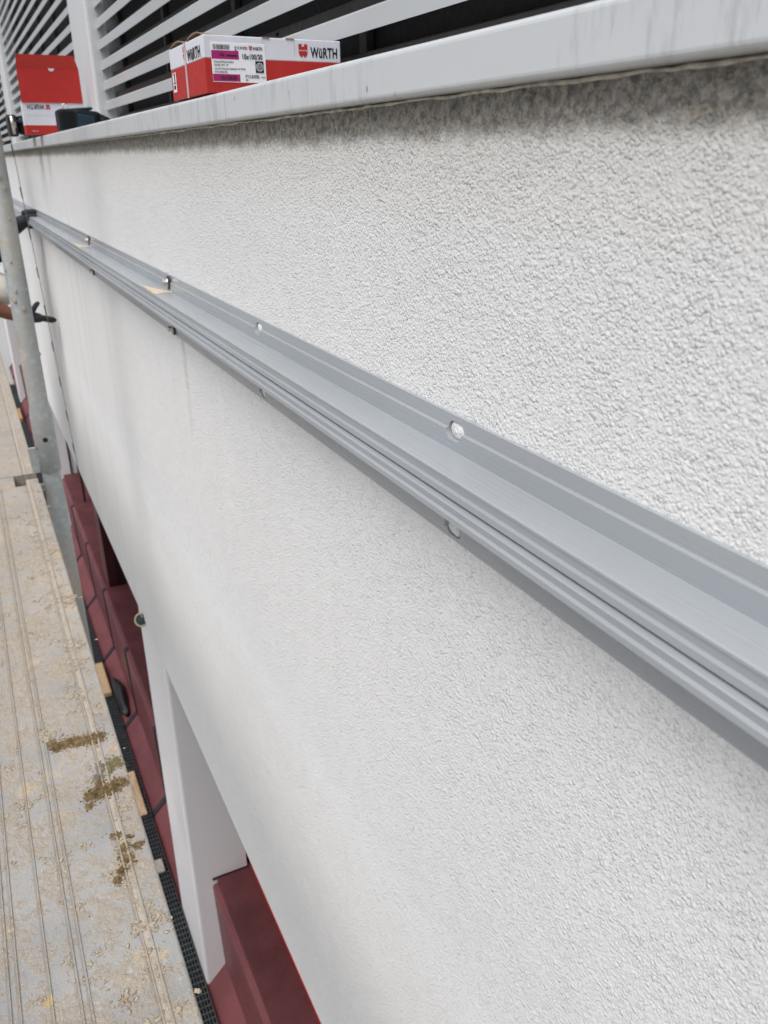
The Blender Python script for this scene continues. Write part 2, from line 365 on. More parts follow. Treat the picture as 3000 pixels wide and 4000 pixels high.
# upper sill with rounded nose
b = B(); prof = [(-.60, .0405), (-.3265, .0405)]
for k in range(5): an = -math.pi/2+k*math.pi/8; prof.append((-.3265+.0045*math.cos(an), .045+.0045*math.sin(an)))
for k in range(5): an = k*math.pi/8; prof.append((-.3265+.0045*math.cos(an), .070+.0045*math.sin(an)))
prof += [(-.60, .0775)]
b.prism(prof, -3.0, 14.5); sill = b.build('window_sill', M['sill'], bld)
for p in sill.data.polygons: p.use_smooth = False
b = B()
pts = []
x = -.6
while x < 9:
    pts.append((x, -.3338+random.uniform(-.0010, .0010), (.0388)+random.uniform(-.0007, .0007))); x += random.uniform(.008, .03)
b.tube(pts, [random.choice((.0010, .0014, .0019, .0015)) for _ in pts], 8); b.build('sealant_bead', M['bead'], sill)
b = B()
sg = simple('seam_grey', (.36, .37, .38), .6)
for xs in (1.09, 3.27, 5.4): b = B(); b.box(xs-.0005, xs+.0005, -.3225, -.3218, .043, .072); b.build('seam', sg, sill)

# louvred windows: slats share one plane; pillars between
SY, SP, SZ0 = -.53, .0595, .1505
def louvre_window(x0, x1, first):
    w_ = B(); w_.box(x0, x1, -.62, -.60, .075, 1.9); f = w_.build('louvre_window', M['void'], bld)
    b = B(); b.box(x0, x1, -.583, -.566, .086, .136, .002); 
    b.build('bottom_rail', M['brown'], f)
    n = 24
    for xx in [x0+.55+k*.62 for k in range(int((x1-x0-.3)/.62)+1)]: b = B(); b.box(xx-.012, xx+.012, -.597, -.585, .08, 1.9); b.build('mullion', M['brown'], f)
    for k in range(n):
        z = SZ0+k*SP; bz = z+.037
        b = B(); b.prism([(SY+.0016, z), (SY-.0016, z+.0008), (SY-.014, z+.027), (SY-.012, z+.0285), (SY-.002, z+.0275), (SY+.0006, z+.0245)], x0, x1)
        s_ = b.build('slat', M['slat'], f)
        if first:
            b = B(); b.box(x0+.03, x1, -.578, -.562, bz, bz+.0155, .001); b.build('slat_rail', M['brown'], s_)
            for xx in (1.02, 1.55, 2.05) if k < 7 else ():
                b = B(); b.tube([(xx, -.5590, bz+.008), (xx, -.5622, bz+.008)], .0030, 12); b.build('screw', M['tool'], s_)
    b = B()
    for xx in (.775,): b.tube([(xx, -.5635, .112), (xx, -.567, .112)], .006, 16)
    if first: b.build('rail_screw', M['brown'], f)
    else: b.bm.free()
louvre_window(-2.4, 3.18, True); louvre_window(3.56, 7.09, False); louvre_window(7.45, 11.2, False)
def pillar(x0, x1):
    b = B(); b.box(x0, x1, -.58, -.497, .0765, 2.0, .012, 3); p = b.build('window_pillar', M['white'], bld)
    b = B(); b.box(x0-.013, x0-.002, -.598, -.556, .0765, 2.0, .001); b.build('guide_strip', M['slat'], p)
pillar(3.18, 3.545); pillar(7.09, 7.44); pillar(11.2, 11.6)

# lower storey: plinth with cross-section (y,z)
PR = [(-.60, -3.045), (-.335, -3.03), (-.42, -2.94), (-.408, -2.522), (-.412, -2.513), (-.55, -2.485), (-.60, -2.484)]
PITCH, X0 = .768, 3.362
lower = B(); lower.box(-2, 14.5, -.82, -.74, -3.04, -1.47); lower.build('rear_glazing', M['glass'], bld)
so = B(); so.box(-2, 14.5, -.82, WY-.225, -1.50, -1.30); so.build('soffit', M['pier'], bld)
for k in range(-1, 15):
    xa, xb = (X0+k*PITCH+.001 if k > -1 else -2.0), X0+(k+1)*PITCH-.001
    if xb > 14.5: break
    p = B(); p.prism(PR, xa, xb); es = [e_ for e_ in p.bm.edges]
    p.build('plinth_segment', M['maroon'], bld)
for k in range(0, 15):
    xj = X0+k*PITCH-.0; j = B(); j.prism([(y+.0055 if i not in (0, 6) else y, z+(.0035 if i in (1, 2, 4, 5) else 0)) for i, (y, z) in enumerate(PR)], xj-.017, xj+.017); j.build('joint_strip', M['joint'], bld)
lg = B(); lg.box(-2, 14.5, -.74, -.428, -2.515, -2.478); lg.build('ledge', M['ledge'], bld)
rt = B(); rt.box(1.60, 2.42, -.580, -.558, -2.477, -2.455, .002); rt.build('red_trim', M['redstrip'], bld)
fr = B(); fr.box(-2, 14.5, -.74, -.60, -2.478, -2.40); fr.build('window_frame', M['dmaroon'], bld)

def white_pier(x0, x1):
    # outline in the y-z plane follows the plinth; body sits proud of the plinth by a few mm
    b = B(); prof = [(-.545, -1.48), (-.339, -1.48), (-.339, -3.027), (-.424, -2.937), (-.4105, -2.512), (-.545, -2.477)]
    b.prism(prof, x0, x1)
    es = [e_ for e_ in b.bm.edges if abs(e_.verts[0].co.y+.339) < 1e-4 and abs(e_.verts[1].co.y+.339) < 1e-4 and abs(e_.verts[0].co.z-e_.verts[1].co.z) > .5]
    bmesh.ops.bevel(b.bm, geom=es, offset=.012, segments=3, affect='EDGES', profile=.5)
    return b.build('white_pier', M['pier'], bld)
for xa in (2.33, 7.1, 11.8): p = white_pier(xa, xa+.42)
pg = B(); pg.box(7.085, 7.10, -.500, -.490, -2.47, -1.6); pg.box(7.07, 7.10, -.545, -.50, -2.06, -2.03); pg.build('downpipe_gap', M['joint'], bld)
jt = B(); jt.box(2.322, 2.33, -.548, -.41, -2.484, -2.478); jt.build('base_seam', M['joint'], bld)
def dark_fin(x0, x1, y1=-.444):
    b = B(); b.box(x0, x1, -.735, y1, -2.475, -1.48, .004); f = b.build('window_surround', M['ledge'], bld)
    b = B(); b.box(x0-.012, x0-.001, -.73, y1-.003, -2.47, -1.485); f2 = b.build('reveal', M['dmaroon'], f)  # dark sheet: the shade of the unlit side face put into its colour
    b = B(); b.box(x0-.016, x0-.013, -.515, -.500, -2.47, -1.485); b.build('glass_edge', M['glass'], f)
dark_fin(4.86, 5.08); dark_fin(6.38, 6.5, -.552); dark_fin(2.80, 3.45, -.535)
dark_fin(9.0, 10.6)

# round lamp under the wall edge
lp = empty('soffit_lamp', (2.62, -.335, -1.48)); tag(lp, 'small round lamp with cream ring and dark glass under the lower edge of the parapet', 'lamp')
c0 = Vector((2.60, -.3265, -1.478)); ax = Vector((-.75, .35, .45)).normalized()
b = B(); b.tube([c0-ax*.02, c0-ax*.006, c0+ax*.0, c0+ax*.004], [.015, .022, .026, .024], 28); b.build('lamp_ring', M['lamp'], lp)
b = B(); b.tube([c0+ax*.002, c0+ax*.007, c0+ax*.010], [.0205, .017, .008], 24); b.build('lamp_glass', simple('lamp_dark_glass', (.03, .045, .045), .12), lp)

# walkway grating
gr = empty('walkway_grating', (5, 0, -3.01)); tag(gr, 'dark metal grating of small rectangular meshes on the ground between deck and maroon plinth', 'grating')
b = B()
for k in range(38):
    y = -.332+k*.0095*1.25
    b.box(1.2, 13, y, y+.0022, -3.012, -3.0)
b.build('bearing_bar', M['grate'], gr); b = B()
for k in range(420):
    x = 1.2+k*.0278; b.box(x, x+.0035, -.332, .12, -3.006, -2.9985)
o = b.build('cross_bar', M['grate'], gr)
b = B(); b.box(1.2, 13, -.334, .14, -3.056, -3.045); b.build('void_sheet', M['under'], gr)  # near-black sheet, the shade of the void below the bars put into colour
def block(name, x0, x1, y0, y1, z1, m, label):
    b = B(); b.box(x0, x1, y0, y1, -2.998, z1, .004); e0 = b.build(name, m); tag(e0, label, 'timber block'); return e0
block('timber_block', 3.35, 3.70, -.315, .02, -2.99, M['woodp'], 'pale brown timber board across the dark grating beside the maroon plinth')
block('timber_block', 2.95, 3.03, -.315, .02, -2.985, M['greywood'], 'grey weathered timber strip across the grating, nearest to the white pier foot')
block('timber_block', 10.8, 11.3, -.30, -.24, -2.95, M['wood'], 'orange timber block on the grating farthest along the plinth')
block('timber_block', 9.0, 9.4, -.30, -.20, -2.95, M['wood'], 'orange timber block on the grating just left of the scaffold tube collar')
b = B(); b.box(4.44, 4.80, -.325, -.20, -2.998, -2.965, .006); tag(b.build('tan_board', M['board']), 'smooth tan board lying against the maroon plinth beside the deck edge', 'board')
b = B(); b.blob((4.36, -.365, -2.97), (.21, .030, .055), 3, .25, 1.3, 5); tag(b.build('black_bag', M['black']), 'crumpled black rubber bag slumped against the maroon plinth behind the tan board', 'bag')

# ================================================================== MOUNTING RAIL
NY, FY = -.2955, -.332
railE = empty('mounting_rail', (2.0, FY, -.25)); tag(railE, 'long grey aluminium mounting rail screwed along the white stucco parapet', 'rail')
prof = [(-.3372, -.1916), (FY, -.1918), (FY, -.2036), (FY+.0029, -.2046), (FY+.0029, -.2204), (NY-.002, -.2206), (NY, -.2214), (NY, -.2232), (NY-.0008, -.2236), (NY-.0012, -.2296), (NY+.0022, -.2303), (NY+.0022, -.2352),
        (NY-.0018, -.2360), (NY-.0018, -.2372), (NY+.0062, -.2372), (NY+.0070, -.2380), (NY+.0064, -.2432), (NY+.0094, -.2440), (NY+.0094, -.2482),
        (NY+.0050, -.2492), (NY-.004, -.2492), (FY+.0021, -.2496), (FY+.0021, -.2925), (FY, -.2932), (FY, -.3016), (-.3372, -.3018)]
b = B(); b.prism(prof, -.6, 4.42); body = b.build('rail_body', M['alu'], railE)
cut = B()
def slot(bb, x, z, L, H):
    r = H/2; pts = []
    for k in range(13): an = -math.pi/2+math.pi*k/12; pts.append((x+L/2-r+r*math.cos(an), z+r*math.sin(an)))
    for k in range(13): an = math.pi/2+math.pi*k/12; pts.append((x-L/2+r+r*math.cos(an), z+r*math.sin(an)))
    a_ = [bb.bm.verts.new((px, -.345, pz)) for px, pz in pts]; c_ = [bb.bm.verts.new((px, -.322, pz)) for px, pz in pts]; n = len(pts)
    for i in range(n): bb.bm.faces.new((a_[i], a_[(i+1) % n], c_[(i+1) % n], c_[i]))
    bb.bm.faces.new(a_[::-1]); bb.bm.faces.new(c_)
for xx in (.041, .543, 1.045): slot(cut, xx, -.2045, .0245, .0150); slot(cut, xx, -.2908, .0245, .0146)
co = cut.build('cut', M['alu']); md = body.modifiers.new('b', 'BOOLEAN'); md.object = co; md.operation = 'DIFFERENCE'; md.solver = 'EXACT'
co.location = body.location-Vector((0, 0, 0)); co.location = (0, 0, 0)
bpy.context.view_layer.update(); dg = bpy.context.evaluated_depsgraph_get()
me2 = bpy.data.meshes.new_from_object(body.evaluated_get(dg)); body.modifiers.clear(); body.data = me2; bpy.data.objects.remove(co)
for xx in (.041, .543, 1.045):
    for zz in (-.2045, -.2905):
        b = B()
        Q = bmesh.ops.create_icosphere(b.bm, subdivisions=3, radius=1)['verts']
        for v in Q:
            d = 1+.12*noise.fractal(v.co*2.2+Vector((xx*9, zz*40, 0)), .8, 2.1, 3); v.co = Vector((xx+v.co.x*.0125*d, -.3350+v.co.y*.0030*d, zz-.0037*(xx-.45)+v.co.z*.0080*d))
        for f in b.bm.faces: f.smooth = True
        q = b.build('plaster_bulge', M['stucco'], wall)
b = B(); b.prism(prof, 4.43, 8.5); r2 = empty('mounting_rail', (6, FY, -.25)); tag(r2, 'far second length of grey aluminium rail continuing behind the gloved hand', 'rail')
b.build('rail_body', M['alu'], r2)
def screw(x, z):
    b = B(); b.tube([(x, FY+.0018, z), (x, FY+.0045, z), (x, FY+.0052, z)], [.0118, .0118, .0105], 28); s_ = b.build('screw', M['steel'], railE)
    s_.data.materials[0] = M['navyrub']
    b = B(); b.tube([(x, FY+.0052, z), (x, FY+.0066, z)], .0092, 24); b.tube([(x, FY+.0066, z), (x, FY+.0125, z)], .0058, 6, smooth=False); b.tube([(x, FY+.0125, z), (x, FY+.0138, z)], [.0050, .0038], 12); b.build('screw_head', M['steel'], s_)
for xx in (1.56, 2.56): screw(xx, -.205); screw(xx, -.289)
railE.rotation_euler[1] = .0037; railE.location.z -= .0057; r2.rotation_euler[1] = .0037; r2.location.z -= .0205
# drill dust on the rail's shelf
def dust(x0, x1, label, seed):
    b = B(); n = 22; base = -.2201-.0037*(x0-.40); top = []; 
    N = 16; grid = []
    for i in range(n+1):
        u = i/n; row = []
        for k in range(N+1):
            v = k/N; y = (FY+.002)+v*(NY-.0012-(FY+.002))
            xc = x0+(x1-x0)*.15+v*(x1-x0)*.38; hw = (.006+.5*(x1-x0)*v**1.3)
            x = xc+(u-.5)*2*hw*(1+.12*noise.noise((u*4, v*5, seed)))
            h = .0013*math.sin(math.pi*u)**.5*(1-.6*v)*(.7+.6*noise.noise((u*9, v*9, seed)))
            row.append(b.bm.verts.new((x, y, base+max(h, .00015))))
        grid.append(row)
    for i in range(n):
        for k in range(N): b.bm.faces.new((grid[i][k], grid[i+1][k], grid[i+1][k+1], grid[i][k+1])).smooth = True
    o = b.build('drill_dust', M['dust']); tag(o, label, 'dust')
dust(1.53, 1.66, 'beige drilling dust fanned over the rail shelf below the nearer upper screw', 1.3)
dust(2.53, 2.66, 'smaller beige dust patch on the rail shelf below the farther upper screw', 4.3)

# ================================================================== SCAFFOLD
PX, PY = 2.28, -.108
sf = empty('scaffold_post', (PX, PY, -3.0)); tag(sf, 'galvanised steel scaffold standard with a sleeve joint just above the deck', 'scaffold post')
b = B(); b.tube([(PX, PY, 1.4), (PX, PY, -.592), (PX, PY, -.614), (PX, PY, -.775), (PX, PY, -.776)], [.02415, .02415, .0283, .0285, .0268], 40); up = b.build('upper_tube', M['galv'], sf)
b = B(); vd = Vector((-.97, .05, 0)).normalized()
hc = Vector((PX, PY, -.682))+vd*.0281; 
b.tube([hc-vd*.002, hc+vd*.0008], .0066, 20); b.build('pin_hole', M['under'], up)
b = B(); b.tube([(PX, PY, -.74), (PX, PY, -.79), (PX, PY, -1.5), (PX, PY, -3.0)], .0240, 40); b.build('lower_tube', M['galv'], sf)
b = B(); b.obox((PX-.012, -.0712, -.738), (.004, .0, 0), (0, .0105, 0), (0, .0015, .036), .002); b.box(PX-.015, PX+.004, -.085, -.078, -.765, -.71, .002); b.build('wedge_clip', M['galv'], sf)
b = B(); b.tube([(PX+.03, -.085, -.845), (PX+.03, .66, -.845)], .0235, 28); b.build('transom', M['galv'], sf)
b = B()
for q in range(26):
    z = random.uniform(-.60, .25); an = random.uniform(1.9, 4.6); r = random.uniform(.002, .0055)
    b.blob((PX+.0245*math.cos(an), PY+.0245*math.sin(an), z), (r*.6, r, r*2.2), 2, .5, 2, q)
b.build('cement_crust', M['mortar'], sf)

def plank(x0, x1, y0, label, tabs=True):
    root = empty('scaffold_deck', ((x0+x1)/2, y0+.135, -.85)); tag(root, label, 'scaffold plank', 'scaffold decks')
    W = .27; rp = [.031, .0265, .1035, .1075+.0]   # ridges measured from the wall-side edge
    ridges = [.0265, .0355, .0985, .1075, .1345, .1645, .1735, .2345, .2435]
    prof = [(0, -.055), (0, -.0035), (.0015, -.0008), (.0035, 0)]
    for r in ridges: prof += [(r-.0016, 0), (r-.0008, .0018), (r+.0008, .0018), (r+.0016, 0)]
    prof += [(W-.0035, 0), (W-.0015, -.0008), (W, -.0035), (W, -.055)]
    b = B(); b.prism([(y0+y, -.80+z) for y, z in prof], x0, x1); d = b.build('deck_panel', M['deck'], root)
    if tabs:
        for (a_, c_, L) in ((.003, .034, .050), (.062, .125, .10), (.17, .225, .085)):
            b = B(); b.box(x1-.001, x1+L, y0+a_, y0+c_, -.828, -.8015, .002); b.build('claw', M['deck'], root)
    return root
plank(-1.0, 2.255, -.0755, 'cement-splashed grey metal scaffold deck in the foreground beside the wall gap')
plank(2.345, 5.0, -.0715, 'pale sandy scaffold deck continuing beyond the joint at the post')
plank(2.345, 5.0, .205, 'outer scaffold deck beyond the joint, behind the wall-side deck')

# splashes and moss
def ico(sub):
    bm = bmesh.new(); bmesh.ops.create_icosphere(bm, subdivisions=sub, radius=1); v = [x.co.copy() for x in bm.verts]; f = [tuple(y.index for y in x.verts) for x in bm.faces]; bm.free(); return v, f
class Crumbs:
    """many small irregular lumps gathered into one mesh"""
    def __init__(s, sub, amp, fr):
        v, s.f = ico(sub); s.var = []
        for q in range(14): s.var.append([p*(1+amp*noise.fractal(p*fr+Vector((q*3.1, q*1.7, q)), .8, 2.1, 3)) for p in v])
        s.V, s.F = [], []; s.r = random.Random(5)
    def add(s, c, rx, ry, rz):
        b0 = len(s.V); a = s.r.uniform(0, 6.28); ca, sa = math.cos(a), math.sin(a)
        for p in s.r.choice(s.var):
            x, y = p.x*rx, p.y*ry; s.V.append((c[0]+x*ca-y*sa, c[1]+x*sa+y*ca, c[2]+max(p.z, -.25)*rz))
        s.F += [(a_+b0, b_+b0, c_+b0) for a_, b_, c_ in s.f]
    def build(s, name, m, smooth=False):
        me = bpy.data.meshes.new(name); me.from_pydata(s.V, [], s.F); me.update()
        if smooth:
            for p in me.polygons: p.use_smooth = True
        return link(name, me, m)
sp = Crumbs(2, .75, 2.0); Zd = -.7997
def splash(x, y, r, h, n=9, el=1.):
    for q in range(n*3):
        an = random.uniform(0, 6.28); d = abs(random.gauss(0, .6))*r*1.2; rr = r*random.uniform(.05, .28)
        sp.add((x+math.cos(an)*d*el, y+math.sin(an)*d, Zd), rr*1.2, rr*random.uniform(.5, .9), h*random.uniform(.12, .5))
rs = random.Random(11)
for q in range(150):
    t = rs.random()**1.3; x = .6+t*1.6; y = rs.choice((rs.uniform(-.07, .1), rs.uniform(-.07, -.02))); r = rs.uniform(.003, .011)*(1+x*.25)
    splash(x, y, r, rs.uniform(.0008, .0026), n=rs.randint(3, 7))
for (x, y, r, h) in ((.640, -.008, .011, .0045), (.60, -.022, .008, .003), (.72, -.041, .014, .003), (1.37, -.058, .014, .005), (1.55, -.064, .016, .004), (1.12, .02, .016, .004), (.73, -.063, .008, .004)):
    splash(x, y, r, h, 16)
tag(sp.build('mortar_splashes', M['mortar'], True), 'pale dried mortar splashes crusted over the scaffold deck', 'mortar', kind='stuff')
def moss(name, m, label, cl, seed):
    rr = random.Random(seed); b = Crumbs(1, 1.2, 2.5)
    for (x, y, r, h, n) in cl:
        for q in range(int(n*7)):
            an = rr.uniform(0, 6.28); d = abs(rr.gauss(0, .55))*r*(1 if rr.random() < .9 else 1.8); s = rr.uniform(.0004, .0016)*(1 if rr.random() < .93 else 1.9)
            b.add((x+math.cos(an)*d*.9, y+math.sin(an)*d*.8, Zd-.0003+rr.random()*h*.7*max(0, 1-d/r)), s, s*rr.uniform(.5, 1.3), s*rr.uniform(.4, .9))
    o = b.build(name, m); tag(o, label, 'moss'); return o
def dk(px, py):      # a point on the deck surface, from its bearing
    r = CM @ Vector(((px-1500)/3200.5, -(py-2000)/3200.5, -1.)); r = r*(-.8/r.z); return r.x, r.y
def cl(*q): return [(*dk(px, py), r, h, n) for px, py, r, h, n in q]
moss('moss_clump', M['moss'], 'flat olive brown moss smear across the deck, upper of the two large clumps', cl((385, 2880, .012, .003, 160), (350, 2890, .013, .003, 150), (310, 2895, .013, .002, 120), (265, 2900, .012, .0015, 70), (225, 2920, .011, .003, 120), (200, 2905, .009, .002, 60)), 3)
moss('moss_clump', M['greenmoss'], 'green moss tuft at the deck edge between the two brown clumps', cl((445, 2980, .011, .005, 170), (430, 3010, .006, .003, 50)), 4)
moss('moss_clump', M['greymoss'], 'grey brown crumbly moss heap left of the green tuft', cl((400, 3000, .011, .003, 120), (385, 3040, .010, .003, 100)), 5)
moss('moss_clump', M['moss'], 'thick ochre moss clump hanging to the deck edge, lower of the two large clumps', cl((470, 3060, .010, .005, 110), (440, 3075, .013, .006, 200), (400, 3090, .014, .006, 220), (360, 3110, .011, .006, 150), (390, 3060, .008, .004, 60), (350, 3150, .006, .003, 50)), 6)
moss('moss_clump', M['moss'], 'loose trail of brown moss crumbs along the ridge, nearest the camera', cl((455, 3265, .007, .002, 60), (500, 3270, .005, .003, 30), (485, 3310, .011, .002, 38), (500, 3350, .011, .002, 38), (480, 3400, .010, .002, 34), (460, 3440, .009, .003, 40), (540, 3300, .008, .002, 40)), 7)

# cord hanging past the rail
crd = empty('hanging_cord', (3.5, -.25, -1.2)); tag(crd, 'thin brown cord with small dark clips hanging in front of the far wall', 'cord')
def cy(z): return -.243-.0325*(-z) if z < 0 else -.243+.0985*z
def cpt(z): return (3.5, -.2345+.0325*z, z)
b = B(); b.tube([cpt(-1.22+k*.11) for k in range(18)], .0012, 8); b.build('cord', M['cord'], crd)
for k in range(9):
    z = -1.111+k*.1425; c_ = cpt(z); b = B(); b.obox((c_[0]-.002, c_[1]+.0022, c_[2]), (.001, 0, 0), (0, .0016, 0), (0, .0012, .020)); b.build('clip', M['tag'], crd)

# ================================================================== BOXES ON THE SILL
def screw_box():
    x0, x1, y0, y1, z0, z1 = 1.178, 1.366, -.3255, -.517, .0778, .1445
    zr = z0+.0405
    root = empty('screw_box', ((x0+x1)/2, (y0+y1)/2, z0)); tag(root, 'closed white and red cardboard screw box with a strap and product label on the sill', 'cardboard box')
    b = B(); b.box(x0, x1, y1, y0, z0, zr, .0012); b.build('lower_body', M['red'], root)
    b = B(); b.box(x0, x1, y1, y0, zr+.0000, z1, .0012); b.build('upper_body', M['wcard'], root)
    # bowed lid flaps seen end on
    for (ya, yb) in ():
        pass
    b = B()
    for (xa, xb) in ((x0+.004, x0+.088), (x0+.102, x1-.002)):
        n = 12; t = [(xa+(xb-xa)*k/n, z1+.0003+.0065*math.sin(math.pi*k/n)**.7) for k in range(n+1)]
        for k in range(n):
            (p0, q0), (p1, q1) = t[k], t[k+1]
            b.bm.faces.new([b.bm.verts.new(v) for v in ((p0, y0-.001, q0), (p1, y0-.001, q1), (p1, y0-.05, z1+.0003), (p0, y0-.05, z1+.0003))])
            b.bm.faces.new([b.bm.verts.new(v) for v in ((p0, y0-.001, q0), (p1, y0-.001, q1), (p1, y0-.001, q1-.0016), (p0, y0-.001, q0-.0016))])
    b.build('lid_flap', M['kraft'], root)
    b = B()
    for (xa, xb) in ((x0+.004, x0+.088), (x0+.102, x1-.002)):
        n = 12; b.poly([(xa+(xb-xa)*k/n, y0-.006, z1+.0002+.0058*math.sin(math.pi*k/n)**.7) for k in range(n+1)])
    b.build('flap_edge', simple('brown_card_dark', (.13, .085, .055), .9), root)
    b = B(); n = 6
    b.box(x0+.0915, x0+.0985, y0+.0003, y0+.0010, z0-.0008, z1+.0008); b.box(x0+.0915, x0+.0985, y1, y0+.001, z1+.0002, z1+.0012); b.build('strap', M['strap'], root)
    # notches along the top of the label face
    b = B(); b.box(x0-.0008, x0+.002, y0-.0800, y0-.0895, z1-.0018, z1+.0004); b.box(x0-.0008, x0+.002, y0-.1125, y0-.124, z1-.0018, z1+.0004); b.build('notch', M['kraft'], root)
    b = B(); b.box(x0-.0003, x0+.001, y0-.0790, y0-.0794, zr, z1-.001); b.box(x0-.0003, x0+.001, y0-.1240, y0-.1244, zr+.006, z1-.001); b.build('fold_line', simple('fold_grey', (.42, .42, .46), .7), root)
    ux, uz, xf = (0, -1, 0), (0, 0, 1), x0-.0006
    H = z1-z0
    # big logo
    b = B(); emblem(b, (xf, y0-.1300, z0+.0450), ux, uz, .0128); b.build('emblem', M['red'], root)
    b = B(); add_text(b, 'WüRTH', .0170, (xf, y0-.1468, z0+.0458), ux, uz, .028, fit=.0395); b.build('lettering', M['ink'], root)
    # end-face logo
    ux2 = (-1, 0, 0); yf = y0+.0006
    b = B(); emblem(b, (x1-.083, yf, z0+.0455), ux2, uz, .0140); b.build('emblem', M['red'], root)
    b = B(); add_text(b, 'WüRTH', .0185, (x1-.1035, yf, z0+.0435), ux2, uz, .028, fit=.068); b.build('lettering', M['ink'], root)
    # small pictogram sticker
    b = B(); pl(b, [(0, 0), (.021, 0), (.021, .0255), (0, .0255)], (x1-.010, yf, z0+.0105), ux2, uz); s_ = b.build('pictogram', M['paper'], root)
    b = B(); o_ = (x1-.010, yf+.0003, z0+.0105)
    pl(b, [(.004, .011), (.017, .011), (.017, .0125), (.004, .0125)], o_, ux2, uz); pl(b, [(.010, .0125), (.015, .0125), (.015, .0245), (.006, .0245), (.006, .023), (.010, .023)], o_, ux2, uz)
    pl(b, [(.005, .004), (.016, .004), (.016, .009), (.005, .009)], o_, ux2, uz); b.build('pictogram_mark', M['ink'], s_)
    # product label
    lw, lh = .0730, .0455; lo = (xf, y0-.0095, z0+.0130)
    b = B(); b.box(x0-.0007, x0+.0005, lo[1]-lw, lo[1], lo[2], lo[2]+lh, .0003, 1); lab = b.build('product_label', M['paper'], root)
    xl = x0-.0010
    def L(u, v): return (xl, lo[1]-u*lw, lo[2]+v*lh)
    b = B()
    def q(u0, v0, u1, v1): pl(b, [(0, 0), ((u1-u0)*lw, 0), ((u1-u0)*lw, (v1-v0)*lh), (0, (v1-v0)*lh)], L(u0, v0), ux, uz)
    q(.0, .585, .50, .80); q(.0, .02, .50, .205); b.build('colour_field', M['magenta'], lab)
    xl = x0-.0013; b = B(); u = .035; rb = random.Random(2)
    while u < .33:
        wd = rb.choice((.004, .004, .008, .012)); q(u, .825, u+wd, .945); u += wd+rb.choice((.004, .005, .008))
    T = lambda s, u, v, h, f=None, bo=.02: add_text(b, s, h*lh*1.38, L(u, v), ux, uz, bo, fit=f*lw if f else None)
    T('5912 810702', .43, .845, .07, .235, .03); T('45', .43, .79, .055, .04); T('WüRTH', .765, .835, .085, .18, .035)
    T('10x100/30', .565, .60, .135, .375, .03); T('10x100/30', .14, .06, .105, .30, .03)
    T('Kunststoff-Rahmendübel', .035, .49, .055, .36, .012); T('SHARK UR F 10', .04, .405, .055, .25, .012)
    T('mit 6kt-Schraube Edelstahl A4 SW40', .045, .315, .055, .56, .012); T('ETA-08/0190', .045, .23, .055, .22, .012)
    T('5912 810702', .60, .115, .085, .26, .03); T('45', .60, .035, .06, .045); T('706154', .90, .125, .04, .08)
    q(.14, .665, .235, .685); q(.15, .71, .24, .725); q(.27, .65, .46, .70)
    # square badge
    q(.80, .26, .955, .56)
    b.build('print', M['ink'], lab)
    xl = x0-.0016; b = B()
    cu_, cv_ = .8775, .41
    for k in range(12):
        an = k*math.pi/6; cu2, cv2 = cu_+.060*math.cos(an), cv_+.060*math.sin(an)*lw/lh
        st = [(.0011*(1 if i % 2 else .45)*math.cos(i*math.pi/5), .0011*(1 if i % 2 else .45)*math.sin(i*math.pi/5)) for i in range(10)]
        pl(b, st, L(cu2, cv2), ux, uz)
    for k in range(24):
        a0, a1 = k*math.pi/12, (k+1)*math.pi/12; R0, R1 = .0026, .0030
        pl(b, [(R0*math.cos(a0), R0*math.sin(a0)), (R1*math.cos(a0), R1*math.sin(a0)), (R1*math.cos(a1), R1*math.sin(a1)), (R0*math.cos(a1), R0*math.sin(a1))], L(cu_, cv_), ux, uz)
    add_text(b, 'CE', .0028, L(cu_-.025, cv_-.02), ux, uz, .02)
    b.build('badge_stars', M['paper'], lab)
    b = B(); emblem(b, L(.695, .825), ux, uz, .0042); b.build('label_emblem', M['red'], lab)
    b = B(); add_text(b, 'L', .0036, (xf, y0-.0180, z0+.0075), ux, uz, .0); b.build('print_mark', M['ink'], root)
screw_box()

